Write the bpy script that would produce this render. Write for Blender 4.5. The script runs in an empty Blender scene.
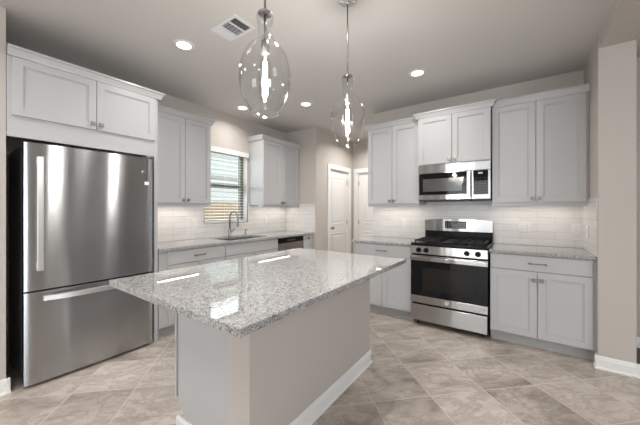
import bpy, bmesh, math, random
from mathutils import Vector, Matrix
random.seed(7)
PI = math.pi
S = bpy.context.scene
C = S.collection

# ------------------------------------------------------------------ camera, world, exposure
cam = bpy.data.cameras.new('camera')
cam.sensor_width = 36.0
cam.lens = 286.63 / 640 * 36
cam.shift_x = (320 - 312.87) / 640
cam.shift_y = -(212.5 - 209.65) / 640
cam.clip_start = 0.02
co = bpy.data.objects.new('camera', cam)
co.location = (0, 0, 1.309)
co.rotation_euler = (PI / 2, 0, 0.6315)
C.objects.link(co)
S.camera = co

world = bpy.data.worlds.new('sky')
S.world = world
world.use_nodes = True
wn = world.node_tree
wbg = wn.nodes['Background']
wbg.inputs['Color'].default_value = (0.90, 0.96, 1.0, 1)
wbg.inputs['Strength'].default_value = 5.5

S.view_settings.view_transform = 'Standard'
S.view_settings.look = 'None'
S.view_settings.gamma = 1.0
S.view_settings.use_curve_mapping = False
S.view_settings.exposure = -0.03

CAN_W = 7.0          # each recessed ceiling light
CAN_COL = (1.0, 0.955, 0.91)
STRIP_W = 0.9
LIV_FILL_W = 11.0          # added unseen ceiling lights of the living side, as fill         # each under-cabinet light
BULB_E = 60.0
PEND_W = 21.0         # each pendant bulb
DAY_FILL = 5.0           # fill lamps added at unseen windows behind the viewer, per square metre
SIDE_FILL = 20.0         # the same for the unseen side window


# ------------------------------------------------------------------ materials
def mat(name, col, rough=0.5, metal=0.0, **kw):
    m = bpy.data.materials.new(name)
    m.use_nodes = True
    b = m.node_tree.nodes['Principled BSDF']
    b.inputs['Base Color'].default_value = (*col, 1)
    b.inputs['Roughness'].default_value = rough
    b.inputs['Metallic'].default_value = metal
    for k, v in kw.items():
        b.inputs[k].default_value = v
    return m


def N(m, t, **kw):
    n = m.node_tree.nodes.new(t)
    for k, v in kw.items():
        setattr(n, k, v)
    return n


def L(m, a, b):
    m.node_tree.links.new(a, b)


def ramp(m, fac, stops, interp='LINEAR'):
    r = N(m, 'ShaderNodeValToRGB')
    r.color_ramp.interpolation = interp
    el = r.color_ramp.elements
    el[0].position, el[0].color = stops[0][0], (*stops[0][1], 1)
    el[1].position, el[1].color = stops[-1][0], (*stops[-1][1], 1)
    for p, c in stops[1:-1]:
        e = el.new(p)
        e.color = (*c, 1)
    L(m, fac, r.inputs[0])
    return r.outputs[0]


def bsdf(m):
    return m.node_tree.nodes['Principled BSDF']


def objco(m):
    return N(m, 'ShaderNodeTexCoord').outputs['Object']


def noise(m, vec, scale, detail=4, rough=0.5, dist=0.0):
    n = N(m, 'ShaderNodeTexNoise')
    n.inputs['Scale'].default_value = scale
    n.inputs['Detail'].default_value = detail
    n.inputs['Roughness'].default_value = rough
    n.inputs['Distortion'].default_value = dist
    if vec is not None:
        L(m, vec, n.inputs['Vector'])
    return n


def bump(m, height, strength, dist):
    b = N(m, 'ShaderNodeBump')
    b.inputs['Strength'].default_value = strength
    b.inputs['Distance'].default_value = dist
    L(m, height, b.inputs['Height'])
    L(m, b.outputs[0], bsdf(m).inputs['Normal'])


def paint(name, col, rough=0.6, tex=120, st=0.08):
    m = mat(name, col, rough)
    n = noise(m, objco(m), tex, 3)
    bump(m, n.outputs['Fac'], st, 0.002)
    return m


M = {}
M['wall'] = paint('wall_paint', (0.525, 0.487, 0.452), 0.75)
M['ceiling'] = paint('ceiling_paint', (0.615, 0.60, 0.58), 0.85, 60, 0.12)
M['trim'] = paint('trim_paint', (0.80, 0.80, 0.79), 0.4, 40, 0.02)
M['door'] = paint('door_paint', (0.80, 0.79, 0.77), 0.4, 40, 0.02)
M['cab'] = paint('cabinet_paint', (0.50, 0.505, 0.515), 0.24, 30, 0.03)
M['toe'] = paint('toe_kick_paint', (0.40, 0.40, 0.395), 0.5, 30, 0.03)
M['nickel'] = mat('brushed_nickel', (0.30, 0.29, 0.275), 0.34, 1.0)
M['chrome'] = mat('chrome', (0.75, 0.75, 0.75), 0.1, 1.0)
M['black'] = mat('black_enamel', (0.010, 0.010, 0.011), 0.2, **{'Specular IOR Level': 0.18})
M['iron'] = mat('cast_iron', (0.014, 0.014, 0.015), 0.45, **{'Specular IOR Level': 0.25})
M['blackglass'] = mat('black_glass', (0.006, 0.006, 0.007), 0.04, **{'Specular IOR Level': 0.3})
M['ovenwin'] = mat('oven_window_glass', (0.022, 0.020, 0.019), 0.05, **{'Specular IOR Level': 0.2})
M['mwwin'] = mat('microwave_window_mesh', (0.085, 0.085, 0.085), 0.12)
M['darkplastic'] = mat('dark_plastic', (0.02, 0.02, 0.022), 0.45)
M['gasket'] = mat('dark_grey_metal', (0.05, 0.05, 0.052), 0.4)
M['white'] = mat('white_plastic', (0.72, 0.71, 0.70), 0.35)
M['blind'] = mat('white_blind', (0.82, 0.82, 0.80), 0.45)
M['grille'] = mat('grille_metal', (0.70, 0.71, 0.74), 0.45)
M['void'] = mat('dark_duct', (0.02, 0.02, 0.024), 0.8)
M['shaded_vinyl'] = mat('shaded_window_vinyl', (0.16, 0.155, 0.14), 0.5)  # white vinyl; the grey of its backlit shade is put into the colour
M['carpet'] = paint('grey_carpet', (0.12, 0.118, 0.118), 0.95, 300, 0.6)
M['label'] = mat('white_sticker', (0.85, 0.85, 0.85), 0.5)
M['print'] = mat('pale_print', (0.55, 0.56, 0.58), 0.5)
M['keygrey'] = mat('dim_key_print', (0.07, 0.07, 0.072), 0.4)
M['slot'] = mat('dark_slots', (0.05, 0.05, 0.05), 0.6)


def emit(name, col, st):
    m = bpy.data.materials.new(name)
    m.use_nodes = True
    nt = m.node_tree
    nt.nodes.remove(nt.nodes['Principled BSDF'])
    e = nt.nodes.new('ShaderNodeEmission')
    e.inputs[0].default_value = (*col, 1)
    e.inputs[1].default_value = st
    nt.links.new(e.outputs[0], nt.nodes['Material Output'].inputs[0])
    return m


M['lens'] = emit('lamp_lens', (1.0, 0.95, 0.88), 9.0)
M['strip'] = emit('led_strip', (1.0, 0.93, 0.84), 6.0)
M['filament'] = emit('glowing_filament', (1.0, 0.88, 0.74), BULB_E)
M['lcd'] = emit('lit_display', (0.95, 0.97, 1.0), 0.7)


def thin_glass(name, tint, base, edge):
    """clear thin-walled glass: see-through head on, reflective towards its rims"""
    m = bpy.data.materials.new(name)
    m.use_nodes = True
    nt = m.node_tree
    nt.nodes.remove(nt.nodes['Principled BSDF'])
    t = nt.nodes.new('ShaderNodeBsdfTransparent')
    t.inputs[0].default_value = (*tint, 1)
    g = nt.nodes.new('ShaderNodeBsdfGlossy')
    g.inputs['Roughness'].default_value = 0.02
    lw = nt.nodes.new('ShaderNodeLayerWeight')
    lw.inputs[0].default_value = 0.5
    pw = nt.nodes.new('ShaderNodeMath')
    pw.operation = 'POWER'
    pw.inputs[1].default_value = 4.0
    nt.links.new(lw.outputs['Facing'], pw.inputs[0])
    mr = nt.nodes.new('ShaderNodeMapRange')
    mr.inputs['To Min'].default_value = base
    mr.inputs['To Max'].default_value = edge
    nt.links.new(pw.outputs[0], mr.inputs['Value'])
    mx = nt.nodes.new('ShaderNodeMixShader')
    nt.links.new(mr.outputs[0], mx.inputs[0])
    nt.links.new(t.outputs[0], mx.inputs[1])
    nt.links.new(g.outputs[0], mx.inputs[2])
    nt.links.new(mx.outputs[0], nt.nodes['Material Output'].inputs[0])
    # slightly wavy hand-blown surface
    n = nt.nodes.new('ShaderNodeTexNoise')
    n.inputs['Scale'].default_value = 14.0
    tc = nt.nodes.new('ShaderNodeTexCoord')
    nt.links.new(tc.outputs['Object'], n.inputs['Vector'])
    b = nt.nodes.new('ShaderNodeBump')
    b.inputs['Strength'].default_value = 0.25
    b.inputs['Distance'].default_value = 0.01
    nt.links.new(n.outputs['Fac'], b.inputs['Height'])
    nt.links.new(b.outputs[0], g.inputs['Normal'])
    return m


M['glass'] = thin_glass('blown_glass', (0.985, 0.985, 0.985), 0.05, 0.9)
M['pane'] = thin_glass('window_glass', (0.95, 0.97, 0.96), 0.03, 0.6)


def steel(name, col, rough, wave=0.05):
    """sheet steel with a fine horizontal brush grain that draws highlights out vertically"""
    m = mat(name, col, rough, 1.0)
    b = bsdf(m)
    b.inputs['Anisotropic'].default_value = 1.0
    b.inputs['Anisotropic Rotation'].default_value = 0.25
    t = N(m, 'ShaderNodeTangent')
    t.direction_type = 'RADIAL'
    t.axis = 'Z'
    L(m, t.outputs[0], b.inputs['Tangent'])
    # gentle sheet waviness sideways
    mp = N(m, 'ShaderNodeMapping')
    mp.inputs['Scale'].default_value = (11, 11, 0.2)
    L(m, objco(m), mp.inputs[0])
    n = noise(m, mp.outputs[0], 1.0, 1)
    wv = N(m, 'ShaderNodeMath')
    wv.operation = 'MULTIPLY_ADD'
    L(m, n.outputs['Fac'], wv.inputs[0])
    wv.inputs[1].default_value = wave
    wv.inputs[2].default_value = -wave / 2
    cb_ = N(m, 'ShaderNodeCombineXYZ')
    L(m, wv.outputs[0], cb_.inputs[0])
    L(m, wv.outputs[0], cb_.inputs[1])
    ge = N(m, 'ShaderNodeNewGeometry')
    va = N(m, 'ShaderNodeVectorMath')
    L(m, ge.outputs['Normal'], va.inputs[0])
    L(m, cb_.outputs[0], va.inputs[1])
    no = N(m, 'ShaderNodeVectorMath')
    no.operation = 'NORMALIZE'
    L(m, va.outputs[0], no.inputs[0])
    L(m, no.outputs[0], b.inputs['Normal'])
    return m


M['steel'] = steel('brushed_stainless', (0.45, 0.445, 0.44), 0.20, 0.13)
M['fridgesteel'] = steel('fridge_stainless', (0.43, 0.44, 0.455), 0.20, 0.05)
M['handlesteel'] = mat('satin_steel', (0.72, 0.72, 0.71), 0.38, 1.0)
M['sinksteel'] = mat('sink_steel', (0.42, 0.42, 0.42), 0.3, 1.0)


def granite():
    m = mat('speckled_granite', (0.6, 0.6, 0.6), 0.03, **{'IOR': 1.9})
    v = objco(m)
    vo = N(m, 'ShaderNodeTexVoronoi')
    vo.inputs['Scale'].default_value = 310
    vo.inputs['Randomness'].default_value = 1.0
    wob = noise(m, v, 60, 3)
    mixv = N(m, 'ShaderNodeMixRGB')
    mixv.blend_type = 'ADD'
    mixv.inputs[0].default_value = 0.02
    L(m, v, mixv.inputs[1])
    L(m, wob.outputs['Color'], mixv.inputs[2])
    L(m, mixv.outputs[0], vo.inputs['Vector'])
    sep = N(m, 'ShaderNodeSeparateColor')
    L(m, vo.outputs['Color'], sep.inputs[0])
    clump = noise(m, v, 34, 4, 0.6)
    add = N(m, 'ShaderNodeMath')
    add.operation = 'MULTIPLY_ADD'
    L(m, clump.outputs['Fac'], add.inputs[0])
    add.inputs[1].default_value = 0.9
    add.inputs[2].default_value = -0.45
    add2 = N(m, 'ShaderNodeMath')
    L(m, sep.outputs[0], add2.inputs[0])
    L(m, add.outputs[0], add2.inputs[1])
    col = ramp(m, add2.outputs[0], [(0.0, (0.02, 0.021, 0.024)), (0.09, (0.06, 0.062, 0.067)), (0.24, (0.20, 0.20, 0.21)),
                                    (0.40, (0.35, 0.35, 0.35)), (0.66, (0.44, 0.437, 0.43)), (1.0, (0.53, 0.53, 0.525))], 'LINEAR')
    L(m, col, bsdf(m).inputs['Base Color'])
    return m


M['granite'] = granite()


def subway():
    m = mat('white_subway_tile', (0.8, 0.79, 0.78), 0.22)
    s = N(m, 'ShaderNodeSeparateXYZ')
    L(m, objco(m), s.inputs[0])
    a = N(m, 'ShaderNodeMath')
    L(m, s.outputs[0], a.inputs[0])
    L(m, s.outputs[1], a.inputs[1])
    z = N(m, 'ShaderNodeMath')
    z.operation = 'ADD'
    z.inputs[1].default_value = -0.914
    L(m, s.outputs[2], z.inputs[0])
    c = N(m, 'ShaderNodeCombineXYZ')
    L(m, a.outputs[0], c.inputs[0])
    L(m, z.outputs[0], c.inputs[1])
    br = N(m, 'ShaderNodeTexBrick')
    br.inputs['Scale'].default_value = 1.0
    br.inputs['Brick Width'].default_value = 0.305
    br.inputs['Row Height'].default_value = 0.0765
    br.inputs['Mortar Size'].default_value = 0.0022
    br.inputs['Mortar Smooth'].default_value = 0.4
    br.inputs['Color1'].default_value = (0.74, 0.725, 0.71, 1)
    br.inputs['Color2'].default_value = (0.69, 0.68, 0.67, 1)
    br.inputs['Mortar'].default_value = (0.50, 0.49, 0.48, 1)
    L(m, c.outputs[0], br.inputs['Vector'])
    mp = N(m, 'ShaderNodeMapping')
    mp.inputs['Scale'].default_value = (2.2, 26, 1)
    L(m, c.outputs[0], mp.inputs[0])
    n = noise(m, mp.outputs[0], 2.0, 4)
    r = ramp(m, n.outputs['Fac'], [(0.3, (0.93, 0.93, 0.93)), (0.7, (1.0, 1.0, 1.0))])
    mx = N(m, 'ShaderNodeMixRGB')
    mx.blend_type = 'MULTIPLY'
    mx.inputs[0].default_value = 1
    L(m, br.outputs['Color'], mx.inputs[1])
    L(m, r, mx.inputs[2])
    L(m, mx.outputs[0], bsdf(m).inputs['Base Color'])
    inv = N(m, 'ShaderNodeMath')
    inv.operation = 'SUBTRACT'
    inv.inputs[0].default_value = 1.0
    L(m, br.outputs['Fac'], inv.inputs[1])
    bump(m, inv.outputs[0], 0.5, 0.002)
    return m


M['subway'] = subway()


def floor_tile():
    m = mat('travertine_floor_tile', (0.4, 0.35, 0.3), 0.32)
    oc = objco(m)
    mp = N(m, 'ShaderNodeMapping')
    mp.vector_type = 'POINT'
    mp.inputs['Rotation'].default_value = (0, 0, -PI / 4)   # x' = (x+y)/sqrt2, y' = (y-x)/sqrt2
    mp.inputs['Location'].default_value = (-0.291, -0.19, 0)
    L(m, oc, mp.inputs[0])
    br = N(m, 'ShaderNodeTexBrick')
    br.offset = 0.0
    br.inputs['Scale'].default_value = 1.0
    br.inputs['Brick Width'].default_value = 0.418
    br.inputs['Row Height'].default_value = 0.418
    br.inputs['Mortar Size'].default_value = 0.003
    br.inputs['Mortar Smooth'].default_value = 0.2
    br.inputs['Color1'].default_value = (0.0, 0.0, 0.0, 1)
    br.inputs['Color2'].default_value = (1.0, 1.0, 1.0, 1)
    br.inputs['Mortar'].default_value = (0.5, 0.5, 0.5, 1)
    L(m, mp.outputs[0], br.inputs['Vector'])
    # every tile takes its own slice of the stone
    sc = N(m, 'ShaderNodeVectorMath')
    sc.operation = 'SCALE'
    sc.inputs['Scale'].default_value = 1 / 0.418
    L(m, mp.outputs[0], sc.inputs[0])
    fl = N(m, 'ShaderNodeVectorMath')
    fl.operation = 'FLOOR'
    L(m, sc.outputs[0], fl.inputs[0])
    wn_ = N(m, 'ShaderNodeTexWhiteNoise')
    L(m, fl.outputs[0], wn_.inputs['Vector'])
    shift = N(m, 'ShaderNodeVectorMath')
    shift.operation = 'MULTIPLY_ADD'
    L(m, wn_.outputs['Color'], shift.inputs[0])
    shift.inputs[1].default_value = (7, 7, 7)
    L(m, mp.outputs[0], shift.inputs[2])
    st = N(m, 'ShaderNodeMapping')
    st.inputs['Rotation'].default_value = (0, 0, 0.5)
    st.inputs['Scale'].default_value = (1.0, 2.0, 1)
    L(m, shift.outputs[0], st.inputs[0])
    n1 = noise(m, st.outputs[0], 1.7, 6, 0.62, 0.5)
    base = ramp(m, n1.outputs['Fac'], [(0.26, (0.28, 0.238, 0.205)), (0.42, (0.43, 0.378, 0.335)),
                                       (0.52, (0.54, 0.485, 0.44)), (0.74, (0.65, 0.598, 0.552))])
    n2 = noise(m, st.outputs[0], 3.6, 9, 0.72, 0.5)
    vein = ramp(m, n2.outputs['Fac'], [(0.44, (1, 1, 1)), (0.49, (0.74, 0.70, 0.67)), (0.505, (0.74, 0.70, 0.67)), (0.56, (1, 1, 1))])
    mx = N(m, 'ShaderNodeMixRGB')
    mx.blend_type = 'MULTIPLY'
    mx.inputs[0].default_value = 0.8
    L(m, base, mx.inputs[1])
    L(m, vein, mx.inputs[2])
    tone = ramp(m, wn_.outputs['Value'], [(0.0, (0.93, 0.93, 0.93)), (1.0, (1.05, 1.045, 1.04))])
    mt = N(m, 'ShaderNodeMixRGB')
    mt.blend_type = 'MULTIPLY'
    mt.inputs[0].default_value = 1
    L(m, mx.outputs[0], mt.inputs[1])
    L(m, tone, mt.inputs[2])
    gr = N(m, 'ShaderNodeMixRGB')
    L(m, br.outputs['Fac'], gr.inputs[0])
    L(m, mt.outputs[0], gr.inputs[1])
    gr.inputs[2].default_value = (0.66, 0.61, 0.56, 1)
    L(m, gr.outputs[0], bsdf(m).inputs['Base Color'])
    inv = N(m, 'ShaderNodeMath')
    inv.operation = 'SUBTRACT'
    inv.inputs[0].default_value = 1.0
    L(m, br.outputs['Fac'], inv.inputs[1])
    bump(m, inv.outputs[0], 0.4, 0.002)
    return m


M['floor'] = floor_tile()


def fence_wood():
    m = mat('cedar_fence', (0.5, 0.3, 0.15), 0.8)
    mp = N(m, 'ShaderNodeMapping')
    mp.inputs['Scale'].default_value = (1, 9, 0.6)
    L(m, objco(m), mp.inputs[0])
    n = noise(m, mp.outputs[0], 2, 5)
    c = ramp(m, n.outputs['Fac'], [(0.3, (0.20, 0.13, 0.068)), (0.7, (0.27, 0.185, 0.11))])
    L(m, c, bsdf(m).inputs['Base Color'])
    return m


M['fence'] = fence_wood()
M['siding'] = mat('pale_siding', (0.31, 0.315, 0.31), 0.7)
M['belt'] = mat('tan_trim_board', (0.20, 0.18, 0.155), 0.7)
M['grass'] = paint('grass', (0.10, 0.16, 0.05), 0.9)


# ------------------------------------------------------------------ mesh helpers
class MB:
    """collects shapes and links them as ONE mesh object"""

    def __init__(self):
        self.v, self.f, self.s = [], [], []

    def add(self, vs, fs, smooth=False):
        o = len(self.v)
        self.v += [tuple(p) for p in vs]
        self.f += [tuple(i + o for i in q) for q in fs]
        self.s += [smooth] * len(fs)
        return self

    def box(self, x0, x1, y0, y1, z0, z1, b=0.0):
        if b <= 0:
            vs = [(x, y, z) for z in (z0, z1) for y in (y0, y1) for x in (x0, x1)]
            fs = [(0, 2, 3, 1), (4, 5, 7, 6), (0, 1, 5, 4), (2, 6, 7, 3), (0, 4, 6, 2), (1, 3, 7, 5)]
            return self.add(vs, fs)
        bm = bmesh.new()
        bmesh.ops.create_cube(bm, size=1)
        for q in bm.verts:
            q.co = Vector(((x0 + x1) / 2 + q.co.x * (x1 - x0), (y0 + y1) / 2 + q.co.y * (y1 - y0), (z0 + z1) / 2 + q.co.z * (z1 - z0)))
        bmesh.ops.bevel(bm, geom=bm.edges[:], offset=b, segments=2, profile=0.5, affect='EDGES')
        bm.verts.index_update()
        self.add([q.co for q in bm.verts], [[q.index for q in f.verts] for f in bm.faces])
        bm.free()
        return self

    def loft(self, x0, x1, z0, z1, rings):
        """front panel facing -y: rings of (inset, y); first closes the back, last the front"""
        vs, fs = [], []
        for i, y in rings:
            vs += [(x0 + i, y, z0 + i), (x1 - i, y, z0 + i), (x1 - i, y, z1 - i), (x0 + i, y, z1 - i)]
        fs.append((3, 2, 1, 0))
        for k in range(len(rings) - 1):
            a, b = 4 * k, 4 * k + 4
            for j in range(4):
                fs.append((a + j, a + (j + 1) % 4, b + (j + 1) % 4, b + j))
        e = 4 * (len(rings) - 1)
        fs.append((e, e + 1, e + 2, e + 3))
        return self.add(vs, fs)

    def prism(self, pts, axis, a, b):
        """polygon swept along an axis: pts are 2-D in the other two axes (in xyz order)"""
        n = len(pts)
        vs = []
        for t in (a, b):
            for p in pts:
                q = list(p)
                q.insert('xyz'.index(axis), t)
                vs.append(q)
        fs = [tuple(range(n))[::-1], tuple(range(n, 2 * n))]
        for i in range(n):
            j = (i + 1) % n
            fs.append((i, j, n + j, n + i))
        return self.add(vs, fs)

    def lathe(self, cx, cy, prof, n=24, smooth=True, axis='z', cap=True):
        """prof: (r, h) pairs along the axis"""
        vs, fs = [], []
        for r, h in prof:
            for k in range(n):
                a = 2 * PI * k / n
                p = (r * math.cos(a), r * math.sin(a))
                if axis == 'z':
                    vs.append((cx + p[0], cy + p[1], h))
                elif axis == 'y':
                    vs.append((cx + p[0], h, cy + p[1]))
                else:
                    vs.append((h, cx + p[0], cy + p[1]))
        for i in range(len(prof) - 1):
            for k in range(n):
                q = (k + 1) % n
                fs.append((i * n + k, i * n + q, (i + 1) * n + q, (i + 1) * n + k))
        self.add(vs, fs, smooth)
        if cap:
            o = len(self.v) - len(vs)
            self.f += [tuple(o + k for k in range(n))[::-1], tuple(o + (len(prof) - 1) * n + k for k in range(n))]
            self.s += [False, False]
        return self

    def tube(self, pts, r, n=10):
        P = [Vector(p) for p in pts]
        vs, fs = [], []
        up = Vector((0, 0, 1))
        prev = None
        for i, p in enumerate(P):
            d = (P[min(i + 1, len(P) - 1)] - P[max(i - 1, 0)]).normalized()
            if prev is None:
                a = d.orthogonal().normalized()
            else:
                a = (prev - d * prev.dot(d)).normalized()
            prev = a
            b = d.cross(a)
            rr = r[i] if isinstance(r, (list, tuple)) else r
            for k in range(n):
                t = 2 * PI * k / n
                vs.append(p + a * rr * math.cos(t) + b * rr * math.sin(t))
        for i in range(len(P) - 1):
            for k in range(n):
                q = (k + 1) % n
                fs.append((i * n + k, i * n + q, (i + 1) * n + q, (i + 1) * n + k))
        self.add(vs, fs, True)
        o = len(self.v) - len(vs)
        self.f += [tuple(o + k for k in range(n))[::-1], tuple(o + (len(P) - 1) * n + k for k in range(n))]
        self.s += [False, False]
        return self

    def build(self, name, m, parent=None, label=None):
        me = bpy.data.meshes.new(name)
        me.from_pydata(self.v, [], self.f)
        for p, s in zip(me.polygons, self.s):
            p.use_smooth = s
        bm = bmesh.new()
        bm.from_mesh(me)
        bmesh.ops.recalc_face_normals(bm, faces=bm.faces)
        bm.to_mesh(me)
        bm.free()
        me.materials.append(M[m] if isinstance(m, str) else m)
        o = bpy.data.objects.new(name, me)
        C.objects.link(o)
        if parent is not None:
            o.parent = parent
        if label:
            o['label'] = label
        return o


def tag(o, label, cat, group=None):
    o['label'] = label
    o['category'] = cat
    if group:
        o['group'] = group
    return o


def thing(name, label, cat, loc, rz=0.0, group=None):
    o = bpy.data.objects.new(name, None)
    o.empty_display_size = 0.05
    C.objects.link(o)
    o.location = loc
    o.rotation_euler = (0, 0, rz)
    return tag(o, label, cat, group)


def struct(o):
    o['kind'] = 'structure'
    return o


LEFT = PI / 2      # a front facing +x (left wall); local x runs along +y
ISL = -PI / 2      # a front facing -x

# ------------------------------------------------------------------ key sizes
H = 2.743                       # ceiling
YW = 3.9975                     # range wall
YB = 3.3675                     # base door faces on the range wall
YU = 3.6675                     # upper door faces on the range wall
XL = -3.570                     # window wall
XB = -2.9365                    # base door faces on the window wall
XU = -3.2418                    # upper door faces on the window wall
XR = 0.505                      # right return
RX0, RX1 = -1.0368, -0.2748     # range
ZU = 1.38                       # bottom of the uppers
ZC = 0.914                      # worktop

# ------------------------------------------------------------------ structure
struct(MB().box(-3.75, 4.62, -4.2, 5.6, -0.1, 0.0).build('floor', 'floor'))
struct(MB().box(-3.75, 4.62, -4.2, 5.6, H, H + 0.1).build('ceiling', 'ceiling'))
struct(MB().box(0.72, 4.5, 3.36, 4.10, 0.0, 0.012).build('floor_beyond', 'carpet'))
# range wall
wall_back = struct(MB().box(-1.805, 4.5, YW, YW + 0.12, 0, H).build('wall_back', 'wall'))
# window wall with its opening
WY0, WY1, WZ0, WZ1 = 2.32, 3.09, 1.115, 2.21
w = MB()
w.box(XL - 0.15, XL, 0.0, WY0, 0, H).box(XL - 0.15, XL, WY1, 4.03, 0, H)
w.box(XL - 0.15, XL, WY0, WY1, 0, WZ0).box(XL - 0.15, XL, WY0, WY1, WZ1, H)
wall_left = struct(w.build('wall_left', 'wall'))
# short end wall and the pantry wall, hall end wall
wall_end = struct(MB().box(XL - 0.15, -3.02, 4.03, 4.15, 0, H).build('wall_end', 'wall'))
D1A, D1B, DH = 4.475, 5.17, 2.07
w = MB()
w.box(-3.02, -2.88, 4.03, D1A, 0, H).box(-3.02, -2.88, D1B, 5.36, 0, H).box(-3.02, -2.88, D1A, D1B, DH, H)
struct(w.build('wall_pantry', 'wall'))
D2A, D2B = -2.77, -2.05
w = MB()
w.box(-3.02, D2A, 5.36, 5.5, 0, H).box(D2B, -0.6, 5.36, 5.5, 0, H).box(D2A, D2B, 5.36, 5.5, DH, H)
struct(w.build('wall_hall', 'wall'))
struct(MB().box(-0.6, -0.48, YW + 0.12, 5.5, 0, H).build('wall_hall_side', 'wall'))
# wall beside the fridge
struct(MB().box(XL - 0.15, -2.975, -4.2, 0.358, 0, H).build('wall_front_left', 'wall'))
# pier at the right and the beam that runs from it
wall_right = struct(MB().box(XR, 0.72, 3.305, YW, 0, H).build('wall_right', 'wall'))
struct(MB().box(XR + 0.008, 0.72, -4.1, 3.305, 2.64, H).build('trim_beam', 'wall'))


# unseen living side: two walls, window openings added to let daylight in
def window_wall(name, axis, p0, p1, a0, a1, holes):
    b = MB()

    def bx(u0, u1, z0, z1):
        if axis == 'y':
            b.box(u0, u1, p0, p1, z0, z1)
        else:
            b.box(p0, p1, u0, u1, z0, z1)
    u = a0
    for h0, h1, z0, z1 in holes:
        bx(u, h0, 0, H)
        bx(h0, h1, 0, z0)
        bx(h0, h1, z1, H)
        u = h1
    bx(u, a1, 0, H)
    return struct(b.build(name, 'wall'))


window_wall('wall_front', 'y', -4.2, -4.08, -2.975, 4.5, [(-2.2, -0.6, 0.6, 2.3), (1.7, 3.1, 0.6, 2.3)])
window_wall('wall_far_right', 'x', 4.5, 4.62, -4.2, 4.12, [(-2.6, -0.8, 0.5, 2.3)])
for nm, loc, rot, sx, sy in (('daylight_a', (-1.4, -4.14, 1.45), (PI / 2, 0, PI), 1.6, 1.7), ('daylight_b', (2.4, -4.14, 1.45), (PI / 2, 0, PI), 1.4, 1.7),
                             ('daylight_c', (4.56, -1.7, 1.4), (PI / 2, 0, PI / 2), 1.8, 1.8)):
    li = bpy.data.lights.new(nm, 'AREA')  # fill lamp added at an unseen window, on top of the sky's light
    li.shape = 'RECTANGLE'
    li.size, li.size_y = sx, sy
    li.energy = (DAY_FILL if nm[-1] in 'ab' else SIDE_FILL) * sx * sy
    li.color = (0.90, 0.95, 1.0)
    lo = bpy.data.objects.new(nm, li)
    lo.location = loc
    lo.rotation_euler = rot
    C.objects.link(lo)


# baseboards: profile swept along a run
def base_profile(h=0.105, t=0.016):
    return [(0, 0), (t + 0.008, 0), (t + 0.008, 0.012), (t, 0.02), (t, h * 0.72), (t * 0.75, h * 0.80), (t * 0.6, h * 0.93), (t * 0.25, h), (0, h)]


def baseboard(name, runs):
    b = MB()
    for (side, p, a0, a1) in runs:
        pr = base_profile()
        if side == '-y':
            b.prism([(p - d, z) for d, z in pr], 'x', a0, a1)
        elif side == '+y':
            b.prism([(p + d, z) for d, z in pr], 'x', a0, a1)
        elif side == '+x':
            b.prism([(p + d, z) for d, z in pr], 'y', a0, a1)
        else:
            b.prism([(p - d, z) for d, z in pr], 'y', a0, a1)
    return b.build(name, 'trim')


struct(baseboard('baseboard_right', [('-y', 3.305, XR - 0.02, 0.74), ('+x', 0.72, 3.29, YW), ('-x', XR, 3.29, 3.36)]))
struct(baseboard('baseboard_beyond', [('-y', YW, 0.74, 4.5)]))
struct(baseboard('baseboard_front_left', [('+x', -2.975, -4.08, 0.378), ('+y', 0.358, -3.3, -2.955)]))
struct(baseboard('baseboard_pantry', [('+x', -2.88, 4.0, 4.38), ('+x', -2.88, 5.27, 5.36)]))


# ------------------------------------------------------------------ interior doors (hall)
def hall_door(name, loc, rz, w_, knob_left):
    root = struct(bpy.data.objects.new(name, None))
    C.objects.link(root)
    root.location = loc
    root.rotation_euler = (0, 0, rz)
    b = MB()
    b.box(0.015, w_ - 0.015, 0.03, 0.065, 0.01, DH - 0.015)
    # two recessed panels, each a raised frame edge on the leaf
    st = 0.10
    b2 = b
    for z0, z1 in ((0.22, 0.86), (1.02, DH - 0.13)):
        b2.loft(st, w_ - st, z0, z1, [(0.0, 0.03), (0.0, 0.026), (0.012, 0.022), (0.03, 0.029), (0.05, 0.029), (0.065, 0.025)])
    b.build('door_leaf', 'door', root)
    f = MB()
    for x0, x1, z0, z1 in ((-0.085, 0.0, 0, DH + 0.085), (w_, w_ + 0.085, 0, DH + 0.085), (0.0, w_, DH, DH + 0.085)):
        f.box(x0, x1, -0.016, 0.0, z0, z1, 0.004)
    f.box(-0.001, 0.012, 0.0, 0.13, 0, DH - 0.012).box(w_ - 0.012, w_ + 0.001, 0, 0.13, 0, DH - 0.012).box(-0.001, w_ + 0.001, 0, 0.13, DH - 0.012, DH + 0.001)
    f.build('door_casing', 'trim', root)
    kx = 0.065 if knob_left else w_ - 0.065
    k = MB()
    k.lathe(kx, 0.965, [(0.032, 0.03), (0.032, 0.022), (0.012, 0.018), (0.012, -0.012), (0.024, -0.02), (0.029, -0.034), (0.022, -0.046), (0.001, -0.05)], 18, axis='y')
    k.build('door_knob', 'nickel', root)
    h = MB()
    for z in (0.25, 1.05, 1.85):
        hx = w_ - 0.019 if knob_left else 0.009
        h.box(hx, hx + 0.012, 0.018, 0.034, z - 0.045, z + 0.045)
    h.build('hinge', 'nickel', root)
    return root


hall_door('door_1', (-2.88, D1A, 0), LEFT, D1B - D1A, True)
hall_door('door_2', (D2A, 5.36, 0), 0, D2B - D2A, False)

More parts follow.
